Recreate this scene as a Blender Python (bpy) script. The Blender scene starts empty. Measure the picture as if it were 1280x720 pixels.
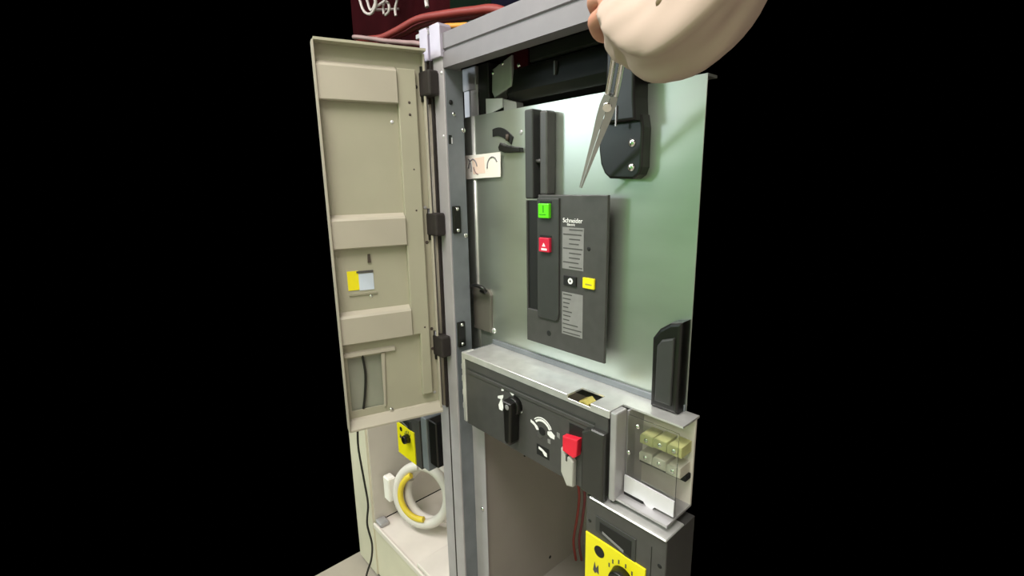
import bpy, bmesh, math, random
from mathutils import Vector, Matrix

random.seed(7)
scene = bpy.context.scene
COL = scene.collection
PI = math.pi

# ------------------------------------------------------------------ camera
# world: X along the cabinet front to the right, Y into the cabinet, Z up (metres)
FPX = 600.0                                        # focal length in pixels of the 1280x720 frame
AX = Vector((0.67513995, 0.14467285, -0.72336423))   # world axes in camera coordinates (right, down, forward)
AY = Vector((0.73750017, -0.15459626, 0.65741425))
AZ = Vector((-0.01671941, -0.97732787, -0.21107036))
CAM = Vector((0.596, -0.718, 1.424))
cd = bpy.data.cameras.new('camera')
cd.sensor_fit = 'HORIZONTAL'; cd.sensor_width = 36.0
cd.lens = FPX * 36.0 / 1280.0
cd.clip_start = 0.01; cd.clip_end = 60
cam = bpy.data.objects.new('camera', cd); COL.objects.link(cam)
right = Vector((AX.x, AY.x, AZ.x)); up = -Vector((AX.y, AY.y, AZ.y)); back = -Vector((AX.z, AY.z, AZ.z))
M = Matrix((right, up, back)).transposed().to_4x4(); M.translation = CAM
cam.matrix_world = M
scene.camera = cam

# ------------------------------------------------------------------ world, lamps, exposure
w = bpy.data.worlds.new('world'); scene.world = w; w.use_nodes = True
w.node_tree.nodes['Background'].inputs[0].default_value = (0.5, 0.55, 0.6, 1)
w.node_tree.nodes['Background'].inputs[1].default_value = 0.0

def ceiling_lamp(name, loc, aim, sx, sy, watt, col):
    l = bpy.data.lights.new(name, 'AREA'); l.shape = 'RECTANGLE'; l.size = sx; l.size_y = sy
    l.energy = watt; l.color = col
    o = bpy.data.objects.new(name, l); COL.objects.link(o); o.location = loc
    o.rotation_euler = (Vector(aim) - Vector(loc)).to_track_quat('-Z', 'Y').to_euler()
    return o
ceiling_lamp('ceiling_lamp', (0.20, -1.0, 2.74), (0.20, -0.9, 0), 1.3, 0.5, 48, (1.0, 0.95, 0.90))
ceiling_lamp('ceiling_lamp', (-1.5, -1.5, 2.74), (-1.5, -1.5, 0), 1.3, 0.5, 46, (1.0, 0.97, 0.93))
ceiling_lamp('ceiling_lamp', (0.9, -2.5, 2.74), (0.9, -2.5, 0), 1.3, 0.5, 30, (1.0, 0.96, 0.92))
ceiling_lamp('window_light', (-2.65, -3.17, 2.20), (-2.3, 0.0, 1.9), 0.9, 0.6, 34, (0.80, 0.91, 1.0))

scene.view_settings.view_transform = 'Standard'
scene.view_settings.look = 'None'
scene.view_settings.gamma = 1.0
scene.view_settings.use_curve_mapping = False
scene.view_settings.exposure = 0.0

# ------------------------------------------------------------------ materials
def lin(c):
    return tuple(((v/255.0)/12.92 if v/255.0 <= 0.04045 else ((v/255.0+0.055)/1.055)**2.4) for v in c)
MATS = {}
def mat(name, rgb, rough=0.5, metal=0.0, var=0.12, scale=14.0, bump=0.0, streak=None, spec=0.5, trans=0.0, alpha=1.0, coat=0.0):
    m = bpy.data.materials.new(name); m.use_nodes = True
    nt = m.node_tree; b = nt.nodes['Principled BSDF']
    c = lin(rgb)
    tc = nt.nodes.new('ShaderNodeTexCoord')
    mp = nt.nodes.new('ShaderNodeMapping')
    if streak: mp.inputs['Scale'].default_value = streak
    nt.links.new(tc.outputs['Object'], mp.inputs['Vector'])
    n = nt.nodes.new('ShaderNodeTexNoise'); n.inputs['Scale'].default_value = scale; n.inputs['Detail'].default_value = 5
    nt.links.new(mp.outputs['Vector'], n.inputs['Vector'])
    r = nt.nodes.new('ShaderNodeValToRGB')
    r.color_ramp.elements[0].position = 0.3; r.color_ramp.elements[1].position = 0.7
    r.color_ramp.elements[0].color = (*[v*(1-var) for v in c], 1)
    r.color_ramp.elements[1].color = (*[min(1, v*(1+var)) for v in c], 1)
    nt.links.new(n.outputs['Fac'], r.inputs['Fac'])
    nt.links.new(r.outputs['Color'], b.inputs['Base Color'])
    mr = nt.nodes.new('ShaderNodeMapRange')
    mr.inputs['To Min'].default_value = max(0.02, rough*0.85); mr.inputs['To Max'].default_value = min(1, rough*1.15)
    nt.links.new(n.outputs['Fac'], mr.inputs['Value']); nt.links.new(mr.outputs['Result'], b.inputs['Roughness'])
    b.inputs['Metallic'].default_value = metal
    b.inputs['Specular IOR Level'].default_value = spec
    b.inputs['Transmission Weight'].default_value = trans
    b.inputs['Coat Weight'].default_value = coat
    b.inputs['Alpha'].default_value = alpha
    if bump:
        bp = nt.nodes.new('ShaderNodeBump'); bp.inputs['Strength'].default_value = bump; bp.inputs['Distance'].default_value = 0.002
        nt.links.new(n.outputs['Fac'], bp.inputs['Height']); nt.links.new(bp.outputs['Normal'], b.inputs['Normal'])
    MATS[name] = m
    return m
mat('zinc_plate', (186, 192, 184), 0.33, 0.8, 0.05, 5, streak=(1, 1, 3))
mat('galv', (178, 176, 178), 0.42, 0.45, 0.10, 22, bump=0.05)
mat('galv_dark', (122, 127, 133), 0.5, 0.2, 0.12, 18)
mat('galv_purple', (166, 161, 165), 0.45, 0.1, 0.08, 18)
mat('beam_grey', (122, 118, 122), 0.45, 0.2, 0.08, 18)
mat('housing_black', (46, 46, 44), 0.32, 0, 0.1, 40)
mat('reflection_grey', (112, 108, 100), 0.4, 0.3, 0.1, 10)
mat('galv_white', (232, 230, 236), 0.4, 0.4, 0.05, 18)
mat('bright_steel', (222, 222, 220), 0.32, 0.6, 0.10, 30, bump=0.08)
mat('bracket_mauve', (188, 182, 198), 0.4, 0.3, 0.05, 18)
mat('chrome', (225, 225, 222), 0.16, 1.0, 0.04, 30)
mat('door_paint', (166, 162, 142), 0.42, 0.0, 0.05, 7)
mat('door_paint_deep', (150, 146, 126), 0.5, 0.0, 0.06, 7)
mat('rail_paint', (172, 165, 150), 0.4, 0.0, 0.05, 7)
mat('rubber', (38, 32, 30), 0.7, 0.0, 0.2, 30)
mat('rubber_brown', (70, 60, 52), 0.65, 0.0, 0.2, 30)
mat('black_plastic', (17, 16, 15), 0.35, 0.0, 0.15, 40)
mat('black_matt', (16, 16, 17), 0.6, 0.0, 0.2, 40)
mat('charcoal', (68, 67, 66), 0.42, 0.0, 0.08, 60, bump=0.03)
mat('charcoal_deep', (52, 53, 52), 0.5, 0.0, 0.08, 60, bump=0.03)
mat('print_grey', (128, 127, 126), 0.5, 0.0, 0.08, 50)
mat('print_dark', (72, 71, 70), 0.5)
mat('print_white', (236, 236, 234), 0.5)
mat('green_button', (92, 214, 22), 0.3, coat=0.3)
mat('green_dark', (50, 150, 14), 0.3)
mat('red_button', (206, 34, 66), 0.3, coat=0.3)
mat('red_flag', (220, 36, 58), 0.4)
mat('yellow', (236, 222, 20), 0.42, 0, 0.05)
mat('yellow_wire', (226, 200, 60), 0.5)
mat('paper', (240, 236, 230), 0.7, 0, 0.02)
mat('paper_pink', (240, 214, 200), 0.7, 0, 0.02)
mat('pencil', (128, 124, 130), 0.7)
mat('wall_grey', (204, 197, 188), 0.6, 0, 0.10, 4)
mat('inner_grey', (150, 143, 136), 0.42, 0.1, 0.10, 3)
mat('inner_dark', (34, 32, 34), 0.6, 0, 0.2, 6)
mat('maroon', (46, 9, 14), 0.9, 0, 0.4, 6, spec=0.05)
mat('dark_green', (10, 22, 14), 0.9, 0, 0.3, 6, spec=0.05)
mat('navy', (14, 13, 28), 0.9, 0, 0.3, 6, spec=0.05)
mat('tray', (222, 214, 206), 0.5, 0, 0.10, 6)
mat('plinth', (214, 208, 188), 0.5, 0, 0.08, 5)
mat('concrete', (168, 160, 146), 0.8, 0, 0.15, 3, bump=0.1)
mat('room_wall', (124, 198, 116), 0.9, 0, 0.03, 2)
mat('room_side', (206, 196, 188), 0.9, 0, 0.03, 2)
mat('room_ceiling', (214, 214, 208), 0.9, 0, 0.03, 2)
mat('cable_red', (138, 54, 50), 0.5, 0, 0.1)
mat('cable_maroon', (116, 50, 56), 0.5, 0, 0.1)
mat('cable_mauve', (150, 124, 124), 0.5, 0, 0.1)
mat('cable_orange', (224, 150, 62), 0.45, 0, 0.1)
mat('cable_white', (206, 196, 194), 0.45, 0, 0.08)
mat('cable_black', (24, 24, 20), 0.5)
mat('conduit', (220, 214, 208), 0.5, 0, 0.05, 20)
mat('blue_label', (196, 206, 220), 0.5)
mat('window_grey', (140, 142, 128), 0.25, 0, 0.15, 5)
mat('clear', (245, 248, 244), 0.06, 0, 0.0, 5, trans=1.0)
mat('milky', (205, 203, 196), 0.35, 0, 0.05, 12, trans=0.35)
mat('terminal_green', (186, 186, 128), 0.5, 0, 0.2, 20)
mat('terminal_white', (196, 192, 178), 0.5, 0, 0.15, 20)
mat('brass', (190, 176, 98), 0.4, 0.5, 0.15, 20)
mat('skin', (196, 140, 118), 0.5, 0, 0.08, 12)
mat('cloth', (178, 158, 146), 0.9, 0, 0.05, 9, bump=0.25)
mat('cloth_button', (110, 92, 66), 0.5)

# ------------------------------------------------------------------ mesh helpers
def a_box(bm, lo, hi, bev=0.0, seg=1):
    x0, y0, z0 = lo; x1, y1, z1 = hi
    vs = [bm.verts.new(p) for p in ((x0,y0,z0),(x1,y0,z0),(x1,y1,z0),(x0,y1,z0),(x0,y0,z1),(x1,y0,z1),(x1,y1,z1),(x0,y1,z1))]
    fs = [bm.faces.new([vs[i] for i in f]) for f in ((0,3,2,1),(4,5,6,7),(0,1,5,4),(1,2,6,5),(2,3,7,6),(3,0,4,7))]
    if bev > 0:
        es = list({e for f in fs for e in f.edges})
        bmesh.ops.bevel(bm, geom=es, offset=bev, segments=seg, affect='EDGES', profile=0.5)
def box(lo, hi, bev=0.0, seg=1):
    bm = bmesh.new(); a_box(bm, lo, hi, bev, seg); return bm
def a_prism(bm, pts, fn, bev=0.0, seg=2):
    """pts: closed 2D outline; fn(a, b, side) -> 3D point for side 0 and 1"""
    v0 = [bm.verts.new(fn(a, b, 0)) for a, b in pts]; v1 = [bm.verts.new(fn(a, b, 1)) for a, b in pts]
    f0 = bm.faces.new(v0); f1 = bm.faces.new(v1[::-1]); n = len(pts); fs = [f0, f1]
    for i in range(n):
        j = (i+1) % n; fs.append(bm.faces.new((v0[j], v0[i], v1[i], v1[j])))
    bmesh.ops.recalc_face_normals(bm, faces=fs)
    if bev > 0:
        bmesh.ops.bevel(bm, geom=list(f0.edges), offset=bev, segments=seg, affect='EDGES', profile=0.5)
def prism_xz(pts, y0, y1, bev=0.0, seg=2):        # outline in X/Z, from front y0 to back y1
    bm = bmesh.new(); a_prism(bm, pts, lambda a, b, s: (a, (y0, y1)[s], b), bev, seg); return bm
def a_cyl(bm, p0, p1, r0, r1=None, n=20, bev=0.0):
    r1 = r0 if r1 is None else r1
    p0 = Vector(p0); p1 = Vector(p1); q = (p1-p0).to_track_quat('Z', 'Y')
    A = [bm.verts.new(p0 + q @ Vector((r0*math.cos(2*PI*i/n), r0*math.sin(2*PI*i/n), 0))) for i in range(n)]
    B = [bm.verts.new(p1 + q @ Vector((r1*math.cos(2*PI*i/n), r1*math.sin(2*PI*i/n), 0))) for i in range(n)]
    fa = bm.faces.new(A[::-1]); fb = bm.faces.new(B)
    for i in range(n):
        f = bm.faces.new((A[i], A[(i+1) % n], B[(i+1) % n], B[i])); f.smooth = True
    if bev: bmesh.ops.bevel(bm, geom=list(fb.edges), offset=bev, segments=2, affect='EDGES', profile=0.5)
def cyl(p0, p1, r0, r1=None, n=20, bev=0.0):
    bm = bmesh.new(); a_cyl(bm, p0, p1, r0, r1, n, bev); return bm
def smooth_path(pts, k=8):
    P = [Vector(p) for p in pts]; out = []
    for i in range(len(P)-1):
        a = P[max(0, i-1)]; b = P[i]; c = P[i+1]; d = P[min(len(P)-1, i+2)]
        for j in range(k):
            t = j/k
            out.append(0.5*((2*b)+(c-a)*t+(2*a-5*b+4*c-d)*t*t+(3*b-a-3*c+d)*t**3))
    out.append(P[-1]); return out
def a_tube(bm, pts, r, n=10, k=8, closed=False, radii=None):
    P = smooth_path(pts, k) if k > 1 else [Vector(p) for p in pts]
    rings = []; prev = None
    for i, p in enumerate(P):
        t = (P[min(i+1, len(P)-1)] - P[max(i-1, 0)]).normalized()
        if prev is None: u_ = t.orthogonal().normalized()
        else: u_ = (prev - t*prev.dot(t)).normalized()
        prev = u_; v_ = t.cross(u_); rr = radii(i/(len(P)-1)) if radii else r
        rings.append([bm.verts.new(p + (u_*math.cos(2*PI*j/n)+v_*math.sin(2*PI*j/n))*rr) for j in range(n)])
    for a, b in zip(rings, rings[1:]):
        for j in range(n):
            f = bm.faces.new((a[j], a[(j+1) % n], b[(j+1) % n], b[j])); f.smooth = True
    bm.faces.new(rings[0][::-1]); bm.faces.new(rings[-1])
def tube(pts, r, n=10, k=8, radii=None):
    bm = bmesh.new(); a_tube(bm, pts, r, n, k, radii=radii); return bm
def dome(c, axis, r, h, n=14, m=5):
    """screw head: shallow dome on a disc, looking along axis"""
    bm = bmesh.new(); c = Vector(c); q = Vector(axis).to_track_quat('Z', 'Y'); rings = []
    for k in range(m):
        a = k/m*PI/2
        rings.append([bm.verts.new(c + q @ Vector((r*math.cos(a)*math.cos(2*PI*i/n), r*math.cos(a)*math.sin(2*PI*i/n), h*math.sin(a)))) for i in range(n)])
    top = bm.verts.new(c + q @ Vector((0, 0, h)))
    for a, b in zip(rings, rings[1:]):
        for i in range(n):
            f = bm.faces.new((a[i], a[(i+1) % n], b[(i+1) % n], b[i])); f.smooth = True
    for i in range(n): bm.faces.new((rings[-1][i], rings[-1][(i+1) % n], top)).smooth = True
    bm.faces.new(rings[0][::-1]); return bm

def wloc(o):
    p = Vector((0, 0, 0))
    while o is not None: p += o.location; o = o.parent
    return p
def obj(name, bm, m, parent=None, smooth=False):
    mats = m if isinstance(m, (list, tuple)) else [m]
    lo = Vector((1e9,)*3); hi = Vector((-1e9,)*3)
    for v in bm.verts:
        for i in range(3): lo[i] = min(lo[i], v.co[i]); hi[i] = max(hi[i], v.co[i])
    c = (lo+hi)/2
    if parent is None: c.z = lo.z
    bmesh.ops.translate(bm, verts=bm.verts, vec=-c)
    if smooth:
        for f in bm.faces: f.smooth = True
    me = bpy.data.meshes.new(name); bm.to_mesh(me); bm.free()
    for k in mats: me.materials.append(MATS[k])
    o = bpy.data.objects.new(name, me); COL.objects.link(o)
    if parent is not None: o.parent = parent; o.location = c - wloc(parent)
    else: o.location = c
    return o
def tag(o, label=None, cat=None, group=None, kind=None):
    if label: o['label'] = label
    if cat: o['category'] = cat
    if group: o['group'] = group
    if kind: o['kind'] = kind
    return o
def thing(name, label, cat, loc, group=None):
    o = bpy.data.objects.new(name, None); COL.objects.link(o); o.location = loc; o.empty_display_size = 0.05
    return tag(o, label, cat, group)
def text_bm(s, size, o, ex, ez, depth=0.0003):
    """lettering lying in the plane spanned by ex (reading direction) and ez (up)"""
    cu = bpy.data.curves.new('lettering', 'FONT'); cu.body = s; cu.size = size; cu.extrude = depth; cu.align_x = 'CENTER'; cu.align_y = 'CENTER'
    t = bpy.data.objects.new('lettering', cu); COL.objects.link(t)
    bpy.context.view_layer.update()
    me = bpy.data.meshes.new_from_object(t.evaluated_get(bpy.context.evaluated_depsgraph_get()))
    bpy.data.objects.remove(t); bpy.data.curves.remove(cu)
    bm = bmesh.new(); bm.from_mesh(me); bpy.data.meshes.remove(me)
    ex = Vector(ex); ez = Vector(ez); en = ex.cross(ez)
    for v in bm.verts:
        c = v.co.copy(); v.co = Vector(o) + ex*c.x + ez*c.y + en*c.z
    for f in bm.faces: f.material_index = 0
    return bm
def wray(px, py):
    c = Vector(((px-640)/FPX, (py-360)/FPX, 1)); return Vector((AX.dot(c), AY.dot(c), AZ.dot(c)))
def at(px, py, d):           # the point seen at a pixel, d metres in front of the camera
    return CAM + wray(px, py)*d
def aty(px, py, y):          # the point seen at a pixel on the vertical plane Y = y
    r = wray(px, py); return CAM + r*((y-CAM.y)/r.y)

# ------------------------------------------------------------------ the room behind and under the camera
o = obj('floor', box((-1.05, -3.2, -0.05), (1.6, 0.6, 0.0)), 'concrete'); tag(o, 'grey concrete floor in front of the cabinets', kind='structure')
o = obj('ceiling', box((-3.0, -3.2, 2.78), (1.7, -0.2, 2.83)), 'room_ceiling'); tag(o, 'white ceiling over the electrical room', kind='structure')
o = obj('wall_behind', box((-4.6, -3.28, 0), (1.7, -3.2, 2.78)), 'room_wall'); tag(o, 'pale green wall facing the cabinets', kind='structure')
o = obj('wall_right', box((1.7, -3.28, 0), (1.78, 0.6, 2.78)), 'room_side'); tag(o, 'off white side wall of the electrical room', kind='structure')

# ------------------------------------------------------------------ main switchgear cabinet
cab = thing('switchgear_cabinet', 'grey metal switchgear cabinet with open beige door and bare zinc plate', 'cabinet', (-0.05, 0.1, 0.0))
YF = -0.083
# corner post: bent sheet profile in X/Y, extruded in Z
def profile_post(pts, z0, z1):
    bm = bmesh.new(); a_prism(bm, pts, lambda a, b, s: (a, b, (z0, z1)[s])); return bm
T = 0.0022
post = obj('corner_post', profile_post([(-.345, YF), (-.3105, YF), (-.309, YF+.0015), (-.309, -.036), (-.309-T, -.036), (-.309-T, YF+T), (-.345+T, YF+T), (-.345+T, -.03), (-.345, -.03)], 0.03, 1.69), 'galv_purple', cab)
obj('post_web', profile_post([(-.3088, YF+.004), (-.3075, YF+.004), (-.3075, -.034), (-.3088, -.034)], 0.25, 1.668), 'galv_dark', cab)  # darker sheet over the web: the post's shaded side put into its colour
obj('rear_flange', profile_post([(-.3072, -.042), (-.259, -.042), (-.259, -.040), (-.3072, -.040)], 0.25, .866), 'galv_purple', cab)
obj('post_gap', profile_post([(-.3488, YF-.0012), (-.3453, YF-.0012), (-.3453, -.03), (-.3488, -.03)], 0.03, 1.69), 'rubber', cab)
# screws, slots and hinge brackets on the web of the post (they face +X)
for (y, z, r, mt) in ((-.060, 1.5764, .0045, 'chrome'), (-.0674, 1.6006, .0055, 'black_matt'), (-.0354, 1.5442, .0055, 'chrome'), (-.040, 1.3084, .0055, 'chrome')):
    obj('screw', dome((-.3078, y, z), (1, 0, 0), r, .003), mt, post)
obj('slot', box((-.3076, -.0775, 1.513), (-.3066, -.069, 1.532), .0003), 'black_matt', post)
obj('slot_clip', box((-.3068, -.071, 1.514), (-.3060, -.068, 1.527)), 'galv_white', post)
for zc in (1.347, 1.074):
    hb = obj('hinge_bracket', box((-.3076, -.077, zc-.031), (-.3010, -.056, zc+.031), .002, 2), 'black_plastic', cab)
    for dz in (-.024, .024):
        obj('screw', dome((-.3012, -.066, zc+dz), (1, 0, 0), .0045, .003), 'chrome', hb)
# front screws on the post face
for z in (1.66, 1.53):
    obj('screw', dome((-.315 if z > 1.6 else -.318, YF, z), (0, -1, 0), .0035, .002), 'galv_white', post)
# top beam: folded sheet with a groove
bm = bmesh.new()
prof = [(YF, 1.668), (YF, 1.6985), (YF+.004, 1.7005), (YF+.004, 1.7035), (YF, 1.7055), (YF, 1.736), (-.05, 1.738), (-.03, 1.738), (-.03, 1.734), (YF+.008, 1.732), (YF+.008, 1.672), (-.05, 1.672), (-.05, 1.668)]
a_prism(bm, prof, lambda a, b, s: ((-.3085, .245)[s], a, b))
beam = obj('top_beam', bm, 'beam_grey', cab)
# corner brackets on top of the two posts
for (x0, x1) in ((-.385, -.353), (-.345, -.306)):
    b_ = obj('corner_bracket', prism_xz([(x0, 1.69), (x1, 1.69), (x1, 1.75), (x1-.006, 1.757), (x0, 1.757)], -.090, -.06, .0015), 'bracket_mauve', cab)
obj('bracket_flap', box((-.402, -.088, 1.742), (-.352, -.05, 1.752), .001), 'galv', cab)
# plate with a rolled bead, bent left edge and small fittings
pl = obj('mounting_plate', box((-.366, 0, 1.0), (.238, .002, 1.578), .0004), 'zinc_plate', cab)
bm = bmesh.new(); a_cyl(bm, (-.3175, .001, 1.0), (-.3175, .001, 1.578), .0055, n=16); obj('bead', bm, 'bright_steel', pl)
obj('edge_lip', box((-.366, .002, 1.574), (.238, .03, 1.578)), 'zinc_plate', pl)
obj('curved_slot', prism_xz([(-.247+.066*t, 1.536+.015*math.sin(PI*(.15+t*.80))-.016*t) for t in [i/10 for i in range(11)]] +
    [(-.247+.060*t, 1.523+.010*math.sin(PI*(.15+t*.80))-.018*t) for t in [i/10 for i in range(10, -1, -1)]], -.0025, 0, .0006), 'black_matt', pl)
lv = obj('slot_lever', prism_xz([(-.219, 1.503), (-.212, 1.512), (-.198, 1.506), (-.152, 1.498), (-.150, 1.489), (-.198, 1.490), (-.216, 1.495)], -.012, 0, .002), 'black_plastic', pl)
obj('lever_pin', cyl((-.196, -.004, 1.515), (-.196, -.004, 1.528), .004), 'rubber_brown', pl)
obj('rivet', dome((-.158, 0, 1.529), (0, -1, 0), .005, .002), 'galv', pl)
# sticker with two drawn curves
st = bmesh.new()
a_prism(st, [(-.349, 1.4915), (-.2165, 1.4930), (-.2175, 1.4405), (-.3460, 1.4378)], lambda a, b, s: (a, (-.0068, -.0062)[s], b))
obj('sticker', st, 'paper', pl)['label'] = 'white paper sticker with two drawn curves'
bm = bmesh.new(); a_prism(bm, [(-.3175, 1.484), (-.272, 1.486), (-.270, 1.450), (-.314, 1.448)], lambda a, b, s: (a, (-.0071, -.0068)[s], b)); obj('sticker_tint', bm, 'paper_pink', pl)
for (cx, cz, rx, rz, a0, a1, mt) in ((-.314, 1.460, .016, .022, 15, 175, 'pencil'), (-.244, 1.462, .018, .022, 30, 185, 'pencil'), (-.336, 1.459, .016, .026, -10, 70, 'pencil'), (-.293, 1.468, .018, .02, 190, 262, 'cable_mauve')):
    pts = [(cx+rx*math.cos(math.radians(a0+(a1-a0)*i/8)), -.0071, cz+rz*math.sin(math.radians(a0+(a1-a0)*i/8))) for i in range(9)]
    obj('drawn_curve', tube(pts, .0016, 6, 2), mt, pl)
# hook low on the left; thin grey block imitates the latch's reflection in the plate
obj('latch_reflection', prism_xz([(-.330, 1.072), (-.266, 1.072), (-.262, 1.166), (-.270, 1.178), (-.330, 1.178)], -.008, 0, .002), 'reflection_grey', pl)
obj('latch_hook', tube([(-.330, -.022, 1.155), (-.318, -.028, 1.178), (-.295, -.030, 1.190), (-.268, -.026, 1.186), (-.266, -.020, 1.176), (-.290, -.014, 1.174)], .0045, 10, 6), 'black_plastic', pl)
obj('tab_screw', dome((-.262, 0, 1.077), (0, -1, 0), .008, .004), 'bright_steel', pl)
# inside of the upper compartment, seen over the plate
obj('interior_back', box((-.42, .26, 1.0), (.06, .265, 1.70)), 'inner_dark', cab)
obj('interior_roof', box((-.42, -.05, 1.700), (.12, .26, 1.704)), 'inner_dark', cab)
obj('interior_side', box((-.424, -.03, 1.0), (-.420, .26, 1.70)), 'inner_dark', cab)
bk = obj('angle_bracket', prism_xz([(-.374, 1.56), (-.323, 1.56), (-.323, 1.650), (-.366, 1.655), (-.374, 1.645)], .020, .023, .0005), 'galv_white', cab)
obj('slit_or_glint', box((-.352, .0185, 1.578), (-.3505, .0205, 1.640)), 'galv_dark', bk)
obj('upper_bracket', box((-.376, .018, 1.640), (-.326, .05, 1.69), .001), 'galv', cab)
obj('divider', box((-.318, .02, 1.55), (-.283, .08, 1.69), .001), 'inner_dark', cab)
sw = obj('switch_mount', prism_xz([(-.270, 1.625), (-.262, 1.612), (-.205, 1.628), (-.205, 1.690), (-.268, 1.672)], .018, .05, .003), 'galv', cab)
obj('screw', dome((-.265, .018, 1.664), (0, -1, 0), .005, .003), 'chrome', sw); obj('screw', dome((-.232, .018, 1.678), (0, -1, 0), .005, .003), 'chrome', sw)
obj('tab', prism_xz([(-.282, 1.575), (-.226, 1.588), (-.226, 1.606), (-.282, 1.612)], .010, .014, .0005), 'galv_white', cab)
obj('tab', prism_xz([(-.222, 1.570), (-.180, 1.574), (-.182, 1.592), (-.222, 1.604)], .010, .03, .0005), 'galv', cab)
# lower compartment under the racking unit
obj('lower_side', box((-.268, -.040, .25), (-.263, .36, .866)), 'inner_grey', cab)
obj('lower_back', box((-.275, .36, .25), (.0, .364, 1.02)), 'inner_grey', cab)
obj('lower_floor', box((-.300, YF, .245), (.245, .36, .267), .002), 'inner_grey', cab)
for (y, z) in ((.195, .86), (.20, .315), (.10, .70)):
    obj('screw', dome((-.263, y, z), (1, 0, 0), .005, .002), 'black_matt', cab)
obj('screw', dome((-.276, -.042, .60), (0, -1, 0), .006, .004), 'chrome', cab)

# ---- the open door leaf, hinged at the left of the post
H = Vector((-.36, -.10, 0)); U = Vector((-0.2761847, -0.96110458, 0)); N = Vector((0.96110458, -0.2761847, 0))
def D(s, n, z): return H + U*s + N*n + Vector((0, 0, z))
def dbox(lo, hi, bev=0.0, seg=1):
    bm = box(lo, hi, bev, seg)
    for v in bm.verts: v.co = D(*v.co)
    bmesh.ops.recalc_face_normals(bm, faces=bm.faces); return bm
def dprism_s(prof, s0, s1, bev=0):      # profile in (n, z), extruded along the door
    bm = bmesh.new(); a_prism(bm, prof, lambda a, b, s: D((s0, s1)[s], a, b), bev); return bm
def dprism_n(pts, n0, n1, bev=0):       # outline in (s, z), n0 is the side towards the room
    bm = bmesh.new(); a_prism(bm, pts, lambda a, b, s: D(a, (n0, n1)[s], b), bev); return bm
SW = 0.222
bm = bmesh.new()
for lo, hi in (((.0, -.003, .875), (.137, 0, 1.704)), ((.137, -.003, 1.043), (SW, 0, 1.704)), ((.137, -.003, .875), (SW, 0, .915)), ((.212, -.003, .915), (SW, 0, 1.043))):
    a_box(bm, lo, hi)
for v in bm.verts: v.co = D(*v.co)
bmesh.ops.recalc_face_normals(bm, faces=bm.faces)
door = obj('door', bm, 'door_paint', cab); door['label'] = 'open beige sheet metal door leaf with stiffening rails'
obj('hinge_stile', dprism_n([(.021, 1.668), (.0615, 1.668), (.0630, 1.080), (.0435, 1.080), (.0435, 1.050), (.0460, .925), (.021, .925)], .012, 0, .002), 'door_paint', door)
obj('edge_flange', dbox((.0, 0, .875), (.0045, .016, 1.70), .0012), 'rail_paint', door)
obj('bottom_flange', dprism_s([(0, .8725), (.020, .8725), (.020, .877), (.006, .895), (0, .897)], 0, SW), 'rail_paint', door)
obj('top_flange', dprism_s([(-.003, 1.708), (.026, 1.708), (.026, 1.703), (0, 1.703)], 0, SW), 'door_paint', door)
obj('free_edge_flange', dbox((SW, -.003, .875), (SW+.003, .022, 1.704)), 'rail_paint', door)
for (zb, zt, dep) in ((1.5956, 1.672, .018), (1.2940, 1.366, .017), (1.0805, 1.153, .017)):
    obj('rail', dprism_s([(0, zt), (dep*.8, zt-.007), (dep, zt-.012), (dep, zb+.002), (dep-.002, zb), (0, zb)], .0635, SW), 'rail_paint', door)
obj('window_bead', dprism_s([(0, 1.059), (.007, 1.056), (.008, 1.049), (0, 1.046)], .105, SW, 0), 'rail_paint', door)
obj('window_bead', dprism_n([(.128, 1.046), (.137, 1.046), (.1385, .912), (.134, .912)], .004, 0, .001), 'rail_paint', door)
obj('window_pane', dbox((.133, -.010, .905), (SW, -.007, 1.05)), 'window_grey', door)
obj('window_wire', tube([D(.178, -.002, 1.046), D(.175, -.002, 1.0), D(.180, -.002, .95), D(.186, -.002, .915)], .0028, 8, 5), 'cable_black', door)
obj('sticker', dbox((.172, 0, 1.200), (.196, .0012, 1.243)), 'yellow', door)
obj('sticker', dbox((.140, 0, 1.198), (.172, .0012, 1.236)), 'blue_label', door)
obj('sticker_rim', dbox((.140, 0, 1.238), (.176, .003, 1.242)), 'print_dark', door)
obj('sticker_rim', dbox((.134, 0, 1.188), (.196, .003, 1.192)), 'door_paint_deep', door)
obj('hook_slot', dprism_n([(.144, 1.278), (.149, 1.278), (.150, 1.259), (.143, 1.259)], .004, 0, .0005), 'rubber_brown', door)
for (s, z, n, mt, r) in ((.148, 1.1827, 0, 'chrome', .004), (.1227, .9009, .004, 'chrome', .005), (.038, 1.60, .012, 'rubber_brown', .003), (.038, 1.575, .012, 'rubber_brown', .003),
                         (.036, 1.46, .012, 'rubber_brown', .0018), (.036, 1.37, .012, 'rubber_brown', .0022), (.032, 1.095, .012, 'rubber_brown', .0022),
                         (.012, 1.375, 0, 'galv', .004), (.012, 1.295, 0, 'rubber_brown', .004), (.012, 1.085, 0, 'rubber_brown', .004), (.012, 1.035, 0, 'rubber_brown', .004), (.013, .92, 0, 'galv', .004),
                         (.075, 1.56, 0, 'galv_white', .004), (.018, 1.635, 0, 'rubber', .004)):
    obj('screw', dome(D(s, n, z), N, r, r*.5), mt, door)
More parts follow.
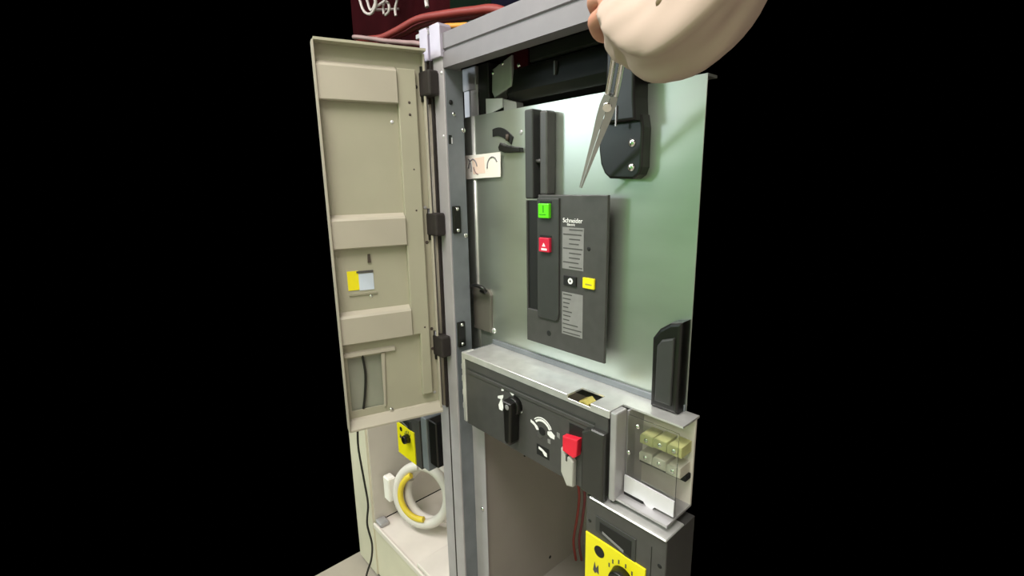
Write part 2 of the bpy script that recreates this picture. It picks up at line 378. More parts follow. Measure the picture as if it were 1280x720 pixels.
# hinges and door seal in the gap
for zc in (1.640, 1.337, 1.044):
    hg = obj('hinge', box((-.374, -.110, zc-.026), (-.324, -.0845, zc+.026), .004, 2), 'rubber', cab)
    obj('hinge_pin', cyl((-.357, -.104, zc-.036), (-.357, -.104, zc+.036), .006), 'black_plastic', hg)
obj('seal_strip', box((-.374, -.088, .875), (-.3635, -.0795, 1.69), .001), 'rubber_brown', cab)
obj('seal_rod', cyl((-.3585, -.088, .88), (-.3585, -.088, 1.60), .0040, n=12), 'rail_paint', cab)
obj('seal_strip', box((-.3545, -.088, .875), (-.3492, -.0795, 1.69), .001), 'rubber', cab)

# ------------------------------------------------------------------ the breaker front on the plate
br = thing('circuit_breaker', 'charcoal breaker front with green, red and yellow buttons on the zinc plate', 'circuit breaker', (-.0135, -.015, 1.096))
fp = obj('faceplate', prism_xz([(-.1155, 1.096), (.088, 1.096), (.088, 1.403), (-.0805, 1.403), (-.0805, 1.167), (-.1116, 1.167), (-.1116, 1.392), (-.1155, 1.392)], -.030, -.0235, .0015), 'charcoal', br)
obj('body', box((-.110, -.0235, 1.110), (.046, -.001, 1.390), .002), 'charcoal_deep', br)
obj('recess_floor', box((-.1118, -.0262, 1.160), (-.0800, -.0236, 1.392)), 'black_matt', br)
bp_ = obj('button_panel', prism_xz([(-.0795, 1.397), (-.0215, 1.397), (-.0215, 1.172), (-.0235, 1.160), (-.030, 1.155), (-.0795, 1.155)], -.0345, -.0295, .002), 'charcoal_deep', br)
g = obj('on_button', box((-.0690, -.0420, 1.3590), (-.0405, -.0340, 1.3870), .0015, 2), 'green_button', br)
g['label'] = 'bright green push button'
obj('button_mark', box((-.0655, -.0424, 1.3650), (-.0480, -.0419, 1.3665)), 'green_dark', g); obj('button_mark', box((-.0560, -.0424, 1.3700), (-.0535, -.0419, 1.3830)), 'green_dark', g)
r = obj('off_button', box((-.0675, -.0420, 1.2930), (-.0395, -.0340, 1.3210), .0015, 2), 'red_button', br); r['label'] = 'red push button'
obj('button_mark', box((-.0600, -.0424, 1.2965), (-.0450, -.0419, 1.3005)), 'print_white', r)
bm = bmesh.new(); a_prism(bm, [(-.0535, 1.311), (-.0580, 1.304), (-.0490, 1.304)], lambda a, b, s: (a, (-.0424, -.0419)[s], b)); obj('button_mark', bm, 'print_white', r)
for (zb) in (1.3872, 1.3212): obj('button_slot', box((-.070, -.0352, zb), (-.039, -.0345, zb+.004)), 'black_matt', br)
lt = obj('brand_lettering', text_bm('Schneider', .0120, (.0095, -.0303, 1.3560), (1, 0, 0), (0, 0, 1), .0004), 'print_white', br)
obj('brand_lettering', text_bm('Electric', .0065, (.006, -.0303, 1.3485), (1, 0, 0), (0, 0, 1), .0003), 'print_white', br)
for (z0, z1, rows) in ((1.2640, 1.3435, 9), (1.1330, 1.2180, 10)):
    lb = obj('print_label', box((-.0150, -.0307, z0), (.0370, -.0299, z1)), 'print_grey', br)
    dz = (z1-z0)/rows
    for k in range(rows):
        xa = -.013 if k % 3 == 1 else (.002 if z0 > 1.2 else -.012)
        xb = .0345 if z0 > 1.2 else (.0345 if k > 6 else .010)
        obj('print_line', box((xa, -.0310, z1-dz*(k+.62)), (xb-(k % 4)*.003, -.0306, z1-dz*(k+.36))), 'print_dark', lb)
ind = obj('indicator', box((-.0100, -.0335, 1.2325), (.0215, -.0299, 1.2515), .001), 'black_matt', br)
bm = bmesh.new(); a_cyl(bm, (.0085, -.0330, 1.2420), (.0085, -.0343, 1.2420), .0058, n=20); obj('indicator_dot', bm, 'print_white', ind)
bm = bmesh.new(); a_cyl(bm, (.0085, -.0342, 1.2420), (.0085, -.0346, 1.2420), .0022, n=12); obj('indicator_dot', bm, 'print_dark', ind)
yb = obj('charge_indicator', box((.0385, -.0350, 1.2335), (.0655, -.0299, 1.2535), .001), 'yellow', br); yb['label'] = 'yellow indicator window'
obj('indicator_mark', box((.0455, -.0353, 1.2405), (.0605, -.0349, 1.2430)), 'brass', yb)
obj('key_hole', dome((.0485, -.0302, 1.3070), (0, -1, 0), .0042, .0008), 'black_matt', br)
obj('key_hole', dome((-.0510, -.0302, 1.1245), (0, -1, 0), .0060, .0008), 'black_matt', br)
hd = obj('charging_handle', box((-.1170, -.030, 1.395), (-.0945, -.001, 1.566), .003, 2), 'charcoal_deep', br)
hd['label'] = 'long black charging handle'
obj('handle_groove', box((-.0945, -.012, 1.395), (-.0800, -.001, 1.555)), 'black_matt', hd)
obj('handle_rail', box((-.0800, -.026, 1.402), (-.0590, -.001, 1.560), .004, 2), 'charcoal', hd)
obj('handle_pin', cyl((-.0945, -.018, 1.468), (-.0795, -.018, 1.468), .004), 'print_dark', hd)

# ------------------------------------------------------------------ black carrying handles of the breaker
lh = thing('lifting_handle', 'black plastic lifting handle with two bright screws under the sleeve', 'handle', (.105, -.02, 1.43))
obj('grip', prism_xz([(.0610, 1.530), (.0615, 1.480), (.0655, 1.456), (.0740, 1.440), (.0850, 1.431), (.1330, 1.429), (.1430, 1.436), (.1480, 1.448), (.1480, 1.510), (.1440, 1.530)], -.024, 0, .004, 3), 'black_plastic', lh)
obj('upper_arm', prism_xz([(.0800, 1.520), (.1430, 1.520), (.1395, 1.555), (.1370, 1.640), (.0850, 1.640), (.0850, 1.548)], -.040, 0, .004, 3), 'black_plastic', lh)
obj('slit_or_glint', box((.1075, -.0425, 1.513), (.1092, -.0398, 1.545)), 'galv', lh)  # pale strip standing in for a thin highlight on the black handle
obj('screw', dome((.1290, -.024, 1.4865), (0, -1, 0), .0068, .004), 'chrome', lh)
obj('screw', dome((.1290, -.024, 1.4480), (0, -1, 0), .0068, .004), 'chrome', lh)
lh2 = thing('lifting_handle', 'black rounded plastic handle standing above the clear terminal cover', 'handle', (.21, -.02, 1.046))
obj('grip', prism_xz([(.1855, 1.046), (.2360, 1.046), (.2360, 1.205), (.2150, 1.200), (.1960, 1.186), (.1840, 1.168)], -.028, 0, .006, 3), 'black_plastic', lh2)
obj('ridge', prism_xz([(.196, 1.060), (.226, 1.060), (.226, 1.178), (.204, 1.170), (.196, 1.158)], -.033, -.027, .003), 'charcoal_deep', lh2)

# ------------------------------------------------------------------ racking unit (drawer box under the plate)
YR = -.092
rk = thing('racking_unit', 'grey metal racking unit with black rotary knob and red flag on its front', 'racking unit', (-.05, -.05, .87))
bm = bmesh.new()
zt0, zt1 = 1.0415, 1.0450
for lo, hi in (((-.262, YR, zt0), (.0555, .0, zt1)), ((.0555, -.050, zt0), (.1085, .0, zt1)), ((.1085, YR, zt0), (.150, .0, zt1)), ((.150, -.054, zt0), (.262, .0, zt1)), ):
    a_box(bm, lo, hi)
obj('top_tray', bm, 'bright_steel', rk)
obj('rear_lip', box((-.262, -.006, 1.045), (.238, -.0005, 1.057), .001), 'galv_dark', rk)
obj('front_lip', box((-.262, YR-.002, 1.031), (.0555, YR, 1.0455), .0008), 'bright_steel', rk)
obj('front_lip', box((.1085, YR-.002, 1.031), (.150, YR, 1.0455), .0008), 'bright_steel', rk)
obj('front_lip', box((.0555, YR-.002, 1.031), (.1085, YR, 1.0385), .0008), 'bright_steel', rk)
op = obj('opening_floor', box((.0545, YR+.001, 1.012), (.1095, -.048, 1.016)), 'black_matt', rk)
obj('brass_block', prism_xz([(.066, 1.016), (.098, 1.016), (.094, 1.034), (.084, 1.040), (.072, 1.034)], -.082, -.058, .003), 'brass', rk)
fr = obj('front_panel', prism_xz([(-.258, 1.031), (.146, 1.031), (.146, .880), (.112, .8725), (.098, .868), (-.258, .868)], YR, YR+.012, .002), 'charcoal', rk)
obj('panel_groove', box((-.250, YR-.0008, 1.0085), (.118, YR+.001, 1.0115)), 'charcoal_deep', fr)
obj('upper_band', prism_xz([(-.246, 1.006), (.118, 1.006), (.122, .998), (-.246, .998)], YR-.002, YR, .001), 'charcoal', fr)
obj('left_flange', box((-.2705, YR-.002, .872), (-.2590, YR+.030, 1.0455), .0015), 'bright_steel', rk)
for z in (1.005, .975, .94, .905):
    obj('flange_clip', box((-.284, YR+.006, z-.008), (-.2705, YR+.012, z+.006), .001), 'galv', rk)
obj('left_side', box((-.2700, YR+.004, .872), (-.2670, 0, 1.043)), 'galv_dark', rk)
obj('right_flange', box((.1510, YR-.002, .878), (.1640, YR+.030, 1.0455), .003, 2), 'galv', rk)
obj('side_housing', prism_xz([(.0960, .990), (.118, 1.004), (.1470, 1.004), (.1470, .8725), (.0960, .8725)], YR-.012, YR, .006, 3), 'housing_black', rk)
obj('flag_recess', box((.0600, YR-.0012, .945), (.0960, YR+.001, .990)), 'black_matt', rk)
# rotary knob with pointer
kn = obj('knob', cyl((-.088, YR, .974), (-.088, YR-.012, .974), .021, .019, 28, .002), 'black_plastic', rk); kn['label'] = 'black rotary knob'
obj('knob_pointer', prism_xz([(-.101, .988), (-.075, .988), (-.078, .900), (-.083, .892), (-.093, .892), (-.098, .900)], YR-.026, YR-.002, .005, 3), 'black_plastic', kn)
obj('knob_dot', dome((-.086, YR-.026, .978), (0, -1, 0), .006, .001), 'print_grey', kn)
# printed marks
def mark(pts, y=YR, nm='printed_mark', par=rk, mt='print_white'):
    bm = bmesh.new(); a_prism(bm, pts, lambda a, b, s: (a, (y-.0007, y)[s], b)); return obj(nm, bm, mt, par)
mark([(-.131, 1.003), (-.124, 1.005), (-.124, .994), (-.131, .992)])
mark([(-.118, 1.004), (-.106, 1.006), (-.100, 1.0), (-.092, .996), (-.094, .991), (-.102, .995), (-.108, 1.0), (-.118, .999)])
mark([(-.144, .976), (-.126, .984), (-.126, .979), (-.130, .972), (-.126, .955), (-.130, .946), (-.140, .946), (-.142, .956), (-.134, .972), (-.144, .971)])
mark([(-.076, .986), (-.0725, .982), (-.068, .964), (-.0715, .961), (-.0750, .972)])
for (r0, r1) in ((.021, .0255), (.0275, .0295)):
    cx, cz = -.011, .944
    A = [(cx+r0*math.cos(math.radians(a)), cz+r0*math.sin(math.radians(a))) for a in range(28, 148, 10)]
    B = [(cx+r1*math.cos(math.radians(a)), cz+r1*math.sin(math.radians(a))) for a in range(28, 148, 10)]
    mark(A + B[::-1])
bm = bmesh.new(); a_cyl(bm, (-.011, YR+.002, .945), (-.011, YR-.0012, .945), .0085, n=20); obj('crank_hole', bm, 'black_matt', rk)
obj('crank_hole_rim', dome((-.018, YR, .934), (0, -1, 0), .008, .0012), 'print_dark', rk)
mark([(-.043, .958), (-.034, .956), (-.024, .950), (-.020, .944), (-.026, .942), (-.032, .949), (-.043, .953)])
mark([(.004, .950), (.013, .954), (.023, .948), (.022, .940), (.012, .940), (.004, .944)])
mark([(.004, .934), (.012, .936), (.012, .926), (.005, .926)], mt='print_grey')
mark([(.028, .958), (.036, .958), (.036, .947), (.029, .949)], mt='print_grey')
obj('mark_plate', box((-.026, YR-.0006, .889), (.008, YR, .912)), 'black_matt', rk)
mark([(-.020, .908), (-.010, .906), (.002, .901), (.003, .894), (-.004, .894), (-.010, .901), (-.020, .903)], YR-.0006)
# red flag and clear padlock tab
fl = obj('red_flag', prism_xz([(.0545, .966), (.0905, .972), (.0880, .938), (.0810, .931), (.0545, .936)], -.106, YR-.001, .002), 'red_flag', rk); fl['label'] = 'red lockout flag'
tb = obj('locking_tab', prism_xz([(.0475, .938), (.056, .934), (.060, .926), (.071, .928), (.078, .920), (.077, .868), (.062, .864), (.0475, .888)], -.103, YR-.001, .003), 'milky', rk)
tb['label'] = 'milky plastic locking tab'
obj('tab_slot', box((.0600, -.1040, .916), (.0645, -.097, .932), .001), 'charcoal', tb)
# clear terminal cover on the right
obj('terminal_back', box((.162, -.012, .884), (.262, -.008, 1.0415)), 'wall_grey', rk)
obj('terminal_wall', box((.162, -.060, .884), (.166, -.010, 1.040)), 'galv', rk)
obj('terminal_floor', box((.162, -.088, .880), (.262, -.008, .884)), 'galv', rk)
cv = obj('terminal_cover', box((.167, -.064, .893), (.261, -.062, 1.036), .0005), 'clear', rk); cv['label'] = 'clear plastic terminal cover'
for (x, z, mt) in ((.180, .990, 'terminal_green'), (.206, .992, 'terminal_green'), (.232, .992, 'terminal_green'), (.180, .957, 'terminal_white'), (.206, .957, 'terminal_white'), (.232, .955, 'terminal_white')):
    t_ = obj('terminal_block', prism_xz([(x, z-.009), (x+.0255, z-.009), (x+.0255, z+.010), (x+.004, z+.010), (x, z+.005)], -.046, -.012, .002), mt, rk)
    obj('terminal_screw', dome((x+.013, -.046, z), (0, -1, 0), .004, .002), 'chrome', t_)
obj('terminal_shade', box((.172, -.030, .934), (.260, -.012, .944), .001), 'black_matt', rk)  # black bar painting the shade beneath the terminal blocks
obj('cover_screw', dome((.186, -.064, 1.020), (0, -1, 0), .0045, .003), 'chrome', rk)
obj('cover_screw', dome((.170, -.064, .965), (0, -1, 0), .0045, .003), 'chrome', rk)
obj('notched_strip', prism_xz([(.167, .890), (.206, .890), (.212, .884), (.224, .884), (.228, .890), (.262, .890), (.262, .918), (.167, .922)], -.069, -.0655), 'galv_white', rk)
obj('strip_shadow_gap', box((.167, -.0690, .8845), (.205, -.066, .8895)), 'black_matt', rk)

# ------------------------------------------------------------------ protection unit with yellow label (and its neighbour)
def yellow_unit(label, x0, yf, ztop, w_, h_, depth, full=True):
    u_ = thing('protection_unit', label, 'protection unit', (x0+w_/2, yf+depth/2, ztop-h_), 'yellow faced protection units')
    X = lambda f: x0 + f*w_
    Zt = lambda f: ztop - f*h_
    obj('body', prism_xz([(x0, ztop), (x0+w_, ztop), (x0+w_, ztop-h_), (x0, ztop-h_)], yf, yf+depth, .002), 'charcoal', u_)
    if full:
        obj('metal_cover', box((x0+.008, yf-.003, ztop), (x0+w_, yf+.055, ztop+.004), .0015), 'bright_steel', u_)
    obj('display_frame', prism_xz([(X(.14), Zt(.118)), (X(.66), Zt(.118)), (X(.66), Zt(.325)), (X(.14), Zt(.250))], yf-.0016, yf, .0006), 'charcoal_deep', u_)
    obj('display', prism_xz([(X(.20), Zt(.150)), (X(.61), Zt(.150)), (X(.61), Zt(.290)), (X(.20), Zt(.225))], yf-.0024, yf-.0014, .0004), 'black_matt', u_)
    obj('display_text', prism_xz([(X(.24), Zt(.235)), (X(.52), Zt(.285)), (X(.52), Zt(.262)), (X(.24), Zt(.215))], yf-.0028, yf-.0022, .0002), 'print_grey', u_)
    yl = obj('yellow_label', prism_xz([(X(.012), Zt(.305)), (X(.79), Zt(.305)), (X(.79), Zt(.97)), (X(.012), Zt(.97))], yf-.003, yf, .0006), 'yellow', u_)
    bm = bmesh.new(); a_cyl(bm, (X(.21), yf-.003, Zt(.405)), (X(.21), yf-.0036, Zt(.405)), .047*h_, n=24); obj('sensor_window', bm, 'black_matt', yl)
    kb = obj('dial', cyl((X(.52), yf-.003, Zt(.50)), (X(.52), yf-.020, Zt(.50)), .095*h_, .080*h_, 24, .002), 'black_plastic', yl)
    bm = bmesh.new()
    a_prism(bm, [(X(.13), Zt(.60)), (X(.15), Zt(.52)), (X(.17), Zt(.57)), (X(.20), Zt(.53)), (X(.21), Zt(.61)), (X(.18), Zt(.60)), (X(.16), Zt(.62))], lambda a, b, s: (a, (yf-.0036, yf-.003)[s], b))
    obj('printed_mark', bm, 'print_dark', yl)
    for k in range(5):
        a = math.radians(50+k*28); r_ = .125*h_
        obj('dial_tick', box((X(.52)+r_*math.cos(a)-.0012, yf-.0036, Zt(.50)+r_*math.sin(a)-.004), (X(.52)+r_*math.cos(a)+.0012, yf-.003, Zt(.50)+r_*math.sin(a)+.004)), 'print_dark', yl)
    obj('screw', dome((X(.055), yf, Zt(.20)), (0, -1, 0), .0035, .001), 'black_matt', u_)
    return u_
yu = yellow_unit('charcoal protection unit with yellow label under the clear terminal cover', .1085, -.100, .866, .162, .236, .09)
obj('panel_seam', box((.2440, -.1006, .700), (.2450, -.0998, .842)), 'black_matt', yu)
obj('screw', dome((.2600, -.100, .815), (0, -1, 0), .004, .001), 'black_matt', yu)
obj('mount_bracket', box((.1085, -.060, .868), (.245, .02, .880), .001), 'galv', yu)

# ------------------------------------------------------------------ neighbouring cabinet, seen below and above the door
nb = thing('switchgear_cabinet', 'pale open neighbouring cabinet base behind and below the beige door', 'cabinet', (-.62, .1, 0))
obj('front_post', profile_post([(-.392, -.0792), (-.3495, -.0792), (-.3495, -.076), (-.389, -.076), (-.389, -.03), (-.392, -.03)], .03, 1.69), 'galv_purple', nb)
obj('side_wall', box((-.862, -.078, .25), (-.856, .34, 1.0)), 'wall_grey', nb)
obj('back_wall', box((-.856, .34, .25), (-.40, .345, 1.0)), 'wall_grey', nb)
obj('inner_side', box((-.405, -.03, .25), (-.400, .34, 1.0)), 'wall_grey', nb)
obj('floor_tray', box((-.856, -.080, .236), (-.395, .34, .246), .001), 'tray', nb)
obj('tray_lip', box((-.856, -.088, .232), (-.395, -.080, .252), .003, 2), 'tray', nb)
obj('tray_step', box((-.578, -.079, .246), (-.395, .33, .262), .004, 2), 'tray', nb)
obj('left_post', profile_post([(-1.0, -.086), (-.862, -.086), (-.862, -.03), (-.866, -.03), (-.866, -.082), (-.996, -.082), (-.996, -.03), (-1.0, -.03)], .03, 1.0), 'plinth', nb)
obj('plinth_front', box((-.862, -.080, .03), (-.395, -.076, .232), .001), 'plinth', nb)
for (p, r_) in (((-.845, -.060, .246), .012), ((-.850, .0, .30), .008), ((-.848, .03, .40), .006)):
    obj('bolt', dome(p, (0.4, -0.2, 1), r_, r_*.7), 'chrome', nb)
obj('corner_clamp', box((-.856, -.078, .246), (-.815, -.045, .262), .003), 'galv', nb)
yn = yellow_unit('small yellow faced protection unit hanging just below the open door', -.615, -.090, .785, .125, .150, .10, False)
obj('side_bracket', box((-.489, -.085, .640), (-.460, .06, .800), .002), 'galv_dark', yn)
obj('side_block', box((-.458, -.080, .665), (-.420, .02, .800), .003), 'black_plastic', yn)
obj('support_arm', box((-.610, .0, .787), (-.402, .05, .805), .002), 'galv_dark', yn)

# coil of white conduit standing on the tray
rc = Vector((-.705, .030, .385))
ct = thing('conduit_coil', 'coil of white flexible conduit standing in the neighbouring cabinet', 'conduit', (rc.x, rc.y, .247))
ex = Vector((.88, .47, 0)).normalized(); ez = Vector((-.10, .19, .97)).normalized()
def loop(R_, r_, off, a0, a1, nseg=40, rib=0.0, sq=1.0):
    pts = [rc + ex*(R_*math.cos(math.radians(a0+(a1-a0)*i/nseg))) + ez*(R_*sq*math.sin(math.radians(a0+(a1-a0)*i/nseg))) + Vector(off) for i in range(nseg+1)]
    return tube(pts, r_, 10, 4, radii=(lambda t: r_*(1+rib*math.cos(t*nseg*4*PI))) if rib else None)
obj('coil_turn', loop(.098, .017, (0, 0, 0), -260, 95, rib=.06), 'conduit', ct)
obj('coil_turn', loop(.094, .015, (.012, .030, .0), -200, 150, rib=.06), 'conduit', ct)
obj('coil_turn', loop(.076, .010, (.004, -.012, .0), 120, 285), 'yellow_wire', ct)
obj('coil_tie', box((rc.x-.135, rc.y-.075, rc.z-.045), (rc.x-.095, rc.y-.045, rc.z+.045), .004), 'paper', ct)

# thin black cord hanging from the door
o = obj('hanging_cord', tube([at(447, 532, 1.13), at(448, 560, 1.14), at(455, 600, 1.16), at(460, 630, 1.18), at(459, 655, 1.20), at(465, 680, 1.22), at(464, 700, 1.24), at(458, 720, 1.26), at(452, 760, 1.30)], .0026, 8, 6), 'cable_black')
tag(o, 'thin black cord hanging below the open beige door', 'cord')

# red wires hanging at the back of the lower compartment
for k, (dx, m_) in enumerate(((0, 'cable_red'), (7, 'cable_maroon'))):
    o = obj('red_wire', tube([at(722+dx, 600, 1.42), at(724+dx, 622, 1.42), at(721+dx, 650, 1.43), at(717+dx, 676, 1.44), at(720+dx, 700, 1.46)], .004, 8, 6), m_)
    tag(o, ('bright red wire hanging nearest the dark lower wall' if k == 0 else 'dull red wire hanging beside the yellow labelled unit'), 'wire', 'red wires in the lower compartment')

# ------------------------------------------------------------------ top of the cabinets: dark cable compartment
up_ = thing('cable_compartment', 'dark maroon open cable compartment on top of the cabinets', 'cable compartment', (-.5, .2, 1.70))
YB = .20
obj('roof_sheet', box((-.88, -.05, 1.705), (.08, YB, 1.712)), 'maroon', up_)
obj('back_panel', box((-1.30, YB, 1.705), (.0, YB+.01, 2.30)), 'maroon', up_)
obj('top_panel', box((-1.30, .02, 2.30), (.0, YB+.01, 2.31)), 'maroon', up_)
obj('dark_board', box((-.70, .15, 1.712), (-.585, YB, 2.25), .008), 'maroon', up_)
obj('dark_board', box((-.575, .13, 1.712), (-.39, YB, 2.25), .008), 'dark_green', up_)
obj('dark_board', box((-.38, .11, 1.712), (-.17, YB, 2.25), .008), 'navy', up_)
obj('ledge', box((-.95, -.06, 1.712), (-.41, -.045, 1.722), .002), 'cable_mauve', up_)
def cable(name, label, pts, r_, m_, grp):
    o = obj(name, tube(pts, r_, 10, 8), m_); tag(o, label, 'cable', grp); return o
def run(y, pts, head=None, tail=None):
    P = [aty(a, b, y) for a, b in pts]
    if head: P.insert(0, Vector((P[0].x+head[0], head[1], P[0].z+head[2])))
    if tail: P.append(Vector((P[-1].x+tail[0], tail[1], P[-1].z+tail[2])))
    return P
G = 'cables over the cabinets'
IN = (-.06, YB-.01, 0.01); DN = (.08, .02, -.05)
cable('power_cable', 'thick red cable rising along the top beam', run(.000, [(450, 52), (476, 47), (496, 38), (522, 24), (552, 18), (590, 13), (624, 12)], IN, DN), .0085, 'cable_red', G)
cable('power_cable', 'maroon cable lying just below the thick red one', run(.022, [(452, 54), (478, 52), (505, 42), (528, 31), (556, 25), (592, 20), (612, 18)], IN, (.08, .05, -.05)), .0075, 'cable_maroon', G)
cable('power_cable', 'pale mauve cable lying along the top of the door', run(-.025, [(444, 47), (462, 48), (482, 51), (505, 53), (533, 58)], (-.12, YB-.01, .03), (.06, .03, -.06)), .0055, 'cable_mauve', G)
cable('power_cable', 'dark brown cable bending down between the others', run(.050, [(452, 58), (490, 46), (512, 37), (530, 37), (548, 43)], IN, (.04, .08, -.06)), .008, 'rubber_brown', G)
cable('power_cable', 'short orange cable lying on the bracket behind the beam', run(-.020, [(541, 36), (552, 33), (572, 32), (592, 32)], (-.05, .03, -.03), (.07, .02, -.02)), .0055, 'cable_orange', G)
WL = ('leftmost white wire loop hanging in the dark compartment', 'second white wire loop from the left at the top', 'slanting white wire crossing the loops at the top', 'small white wire loop beside the slanting wire', 'rightmost white wire end of the loops at the top')
WP = ([(450, -14), (451, 4), (456, 15), (464, 17), (470, 6), (472, -14)], [(459, -14), (460, 4), (464, 13), (469, 4), (470, -14)], [(468, 12), (474, 6), (482, 0), (490, -12)],
      [(480, 18), (479, 8), (482, 2), (486, 6), (486, 14), (482, 19)], [(500, -12), (496, 2), (494, 12), (495, 20)])
for k, (lab, pts) in enumerate(zip(WL, WP)):
    o = obj('white_wire', tube(run(.085+.012*k, pts, None if k == 3 else (0, YB-.002, .02), (0, YB-.002, .02) if k < 2 else None), .0042, 8, 6), 'cable_white'); tag(o, lab, 'wire', 'white wire loops')
o = obj('white_wire', tube(run(.10, [(533, -10), (533, 2), (534, 9)], (0, .128, .03)), .006, 8, 4), 'cable_white'); tag(o, 'short straight white wire stub above the red cable', 'wire', 'white wire loops')
# big black contactor and red part behind the plate's top edge
bc = thing('contactor', 'black rounded contactor with a dark red side behind the zinc plate top', 'contactor', (-.09, .08, 1.58))
bm = bmesh.new(); a_prism(bm, [(.018, 1.615), (.026, 1.596), (.045, 1.585), (.10, 1.585), (.118, 1.60), (.118, 1.66), (.10, 1.672), (.045, 1.672), (.026, 1.662)], lambda a, b, s: ((-.228, .09)[s], a, b), .012, 3)
obj('body', bm, 'black_plastic', bc)
obj('upper_block', box((-.165, .03, 1.668), (.09, .12, 1.698), .004), 'black_matt', bc)
obj('red_side', box((-.228, .026, 1.655), (-.165, .10, 1.698), .003), 'maroon', bc)
obj('screw', dome((-.190, .026, 1.668), (0, -1, 0), .005, .003), 'chrome', bc)
obj('fin', box((-.082, .016, 1.63), (-.078, .03, 1.655)), 'print_dark', bc)

# ------------------------------------------------------------------ pliers pointing at the breaker
tip = at(726, 234, .845); piv = at(760, 131, .715); gr = at(775, 62, .635); end = at(789, 10, .585)
ps = thing('pliers', 'long nosed steel pliers held in the hand, pointing down at the plate', 'pliers', tip)
ax = (tip-piv).normalized(); vd = (piv-CAM).normalized(); sd = ax.cross(vd).normalized(); nd = sd.cross(ax).normalized()
def jaw(sg):
    bm = bmesh.new(); rings = []; L = (tip-piv).length
    for t, w0, w1, th in ((-.10, .000, .010, .0055), (0, .000, .012, .006), (.12, .000, .0115, .006), (.35, .0, .0085, .005), (.7, 0, .0052, .0036), (1, 0, .0026, .0022)):
        c = piv + ax*(L*t); a = c + sd*(sg*(w0+.0003)); b = c + sd*(sg*w1)
        rings.append([bm.verts.new(p) for p in (a-nd*th, b-nd*th*.6, b+nd*th*.6, a+nd*th)])
    for p, q in zip(rings, rings[1:]):
        for j in range(4): bm.faces.new((p[j], p[(j+1) % 4], q[(j+1) % 4], q[j]))
    bm.faces.new(rings[0]); bm.faces.new(rings[-1][::-1]); bmesh.ops.recalc_face_normals(bm, faces=bm.faces)
    return bm
obj('jaw', jaw(1), 'galv', ps); obj('jaw', jaw(-1), 'galv', ps)
bm = bmesh.new(); a_cyl(bm, piv - nd*.009, piv + nd*.009, .0065, n=20, bev=.001); obj('pivot', bm, 'chrome', ps)
obj('handle', tube([piv+sd*.004, piv-ax*.02+sd*.006, gr+sd*.0065, (gr+end)/2+sd*.011, end+sd*.010], .0042, 12, 6), 'chrome', ps)
obj('handle', tube([piv-sd*.004, piv-ax*.02-sd*.006, gr-sd*.0065, (gr+end)/2-sd*.011, end-sd*.010], .0042, 12, 6), 'chrome', ps)

# ------------------------------------------------------------------ person: hand and sleeved forearm
pe = thing('person', 'person reaching in with beige sleeve, one bare hand gripping long nosed pliers', 'person', at(800, 30, .56))
J = {}; E_ = []; RAD = []
def jv(name, px, py, d, r): J[name] = (len(RAD), at(px, py, d)); RAD.append(r)
jv('elbow', 930, -118, .478, .032); jv('fore', 886, -12, .503, .032); jv('wrist', 838, 26, .540, .027)
jv('palm', 804, 10, .566, .029); jv('palm2', 776, -2, .585, .026)
E_ += [('elbow', 'fore'), ('fore', 'wrist'), ('wrist', 'palm'), ('palm', 'palm2')]
FING = {'index': [(757, 16, .592, .0125), (742, 27, .615, .0105), (749, 44, .640, .0095), (765, 48, .650, .0085)],
        'middle': [(757, -6, .588, .0125), (741, 1, .612, .0108), (749, 20, .640, .0098), (768, 25, .650, .0085)],
        'ring': [(764, -26, .583, .0118), (748, -22, .606, .0102), (755, -4, .634, .0092), (773, 0, .645, .0082)],
        'little': [(774, -44, .578, .0105), (760, -42, .598, .0090), (764, -27, .622, .0080), (780, -22, .634, .0072)],
        'thumb': [(806, 34, .575, .0150), (796, 54, .605, .0115), (784, 62, .622, .0100), (776, 66, .628, .0085)]}
for nm, ch in FING.items():
    prev = 'palm' if nm == 'thumb' else 'palm2'
    for i, q in enumerate(ch):
        k = f'{nm}{i}'; jv(k, *q); E_.append((prev, k)); prev = k
me = bpy.data.meshes.new('arm')
base = wloc(pe)
me.from_pydata([J[k][1]-base for k in J], [(J[a][0], J[b][0]) for a, b in E_], [])
arm = bpy.data.objects.new('arm', me); COL.objects.link(arm); arm.parent = pe
md = arm.modifiers.new('skin', 'SKIN'); md.use_smooth_shade = True
for i, sv in enumerate(me.skin_vertices[0].data):
    sv.radius = (RAD[i], RAD[i]); sv.use_root = (i == 0)
sb = arm.modifiers.new('subdivision', 'SUBSURF'); sb.levels = 2; sb.render_levels = 2
me.materials.append(MATS['skin'])
arm['label'] = 'bare hand and wrist'
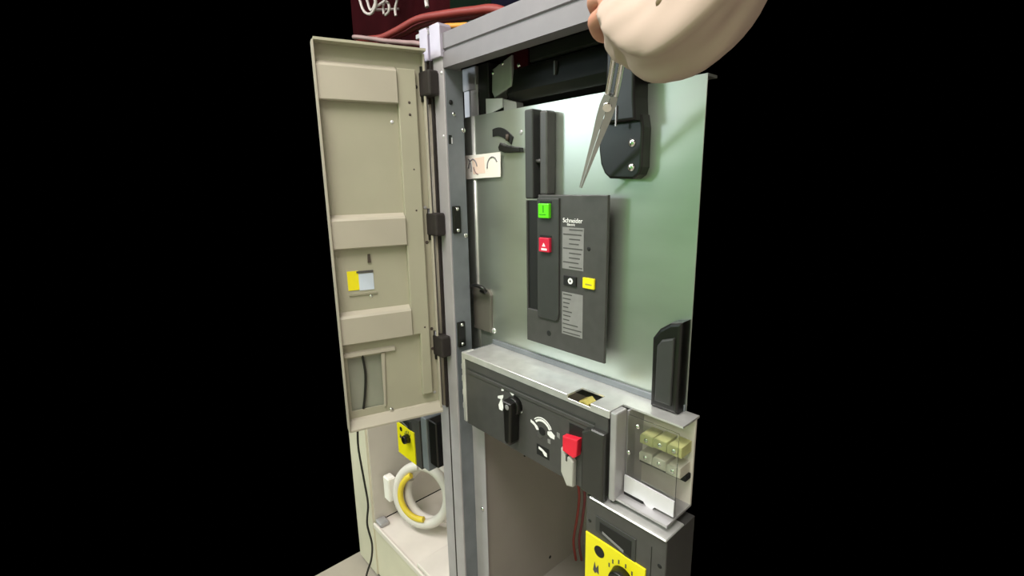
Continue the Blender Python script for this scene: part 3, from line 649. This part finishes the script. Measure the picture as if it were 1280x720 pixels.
# sleeve: lofted cloth tube with a long twisted fold, open at the cuff
SL = [(792, 26, .592, .043), (797, 28, .583, .049), (806, 30, .572, .052), (818, 34, .558, .054), (838, 36, .540, .056), (862, 22, .520, .056), (890, -16, .500, .056), (915, -70, .485, .055), (935, -135, .475, .052)]
cen = smooth_path([at(a, b, c) for a, b, c, _ in SL], 4)
bm = bmesh.new(); n = 72; rings = []; cs = cen; K = len(cen)
for k, p in enumerate(cen):
    f = k/4.0; i0 = min(int(f), len(SL)-2); r_ = SL[i0][3] + (SL[i0+1][3]-SL[i0][3])*(f-i0)
    t = (cs[min(k+1, K-1)] - cs[max(k-1, 0)]).normalized()
    uu = (Vector((0, 0, 1)) - t*t.z).normalized(); vv = t.cross(uu)
    ring = []
    for j in range(n):
        a = 2*PI*j/n
        rr = r_*(1 + .018*math.sin(3*a+.35*k) + .018*math.sin(5*a-.5*k+1) + .010*math.sin(11*a+.8*k))
        ac = math.radians(78 + 2.8*min(k, 18)); da = (a-ac+PI) % (2*PI) - PI
        rr += r_*(.15*math.exp(-(da/.45)**2) if da < 0 else .15*math.exp(-da/.08) - .10*math.exp(-((da-.50)/.30)**2))
        ab = math.radians(150); rr -= r_*.16*math.exp(-((k-10.5)/1.3)**2)*math.exp(-((a-ab)/.55)**2)    # pinch behind the cuff
        ring.append(bm.verts.new(p + uu*(rr*math.cos(a)) + vv*(rr*math.sin(a))))
    rings.append(ring)
inner = [bm.verts.new(cs[0] + (v.co-cs[0])*.92 + (cs[1]-cs[0])*.6) for v in rings[0]]
inner2 = [bm.verts.new(cs[2] + (v.co-cs[2])*.90) for v in rings[2]]
for a, b in [(inner2, inner), (inner, rings[0])] + list(zip(rings, rings[1:])):
    for j in range(n): bm.faces.new((a[j], a[(j+1) % n], b[(j+1) % n], b[j])).smooth = True
bm.faces.new(rings[-1]); bmesh.ops.recalc_face_normals(bm, faces=bm.faces)
slv = obj('sleeve', bm, 'cloth', pe); slv['label'] = 'loose beige cotton sleeve'
s2 = slv.modifiers.new('subdivision', 'SUBSURF'); s2.levels = 1; s2.render_levels = 1; s2.subdivision_type = 'SIMPLE'
obj('sleeve_button', dome(at(827, 3, .487), (CAM-at(827, 3, .487)), .006, .003), 'cloth_button', slv)
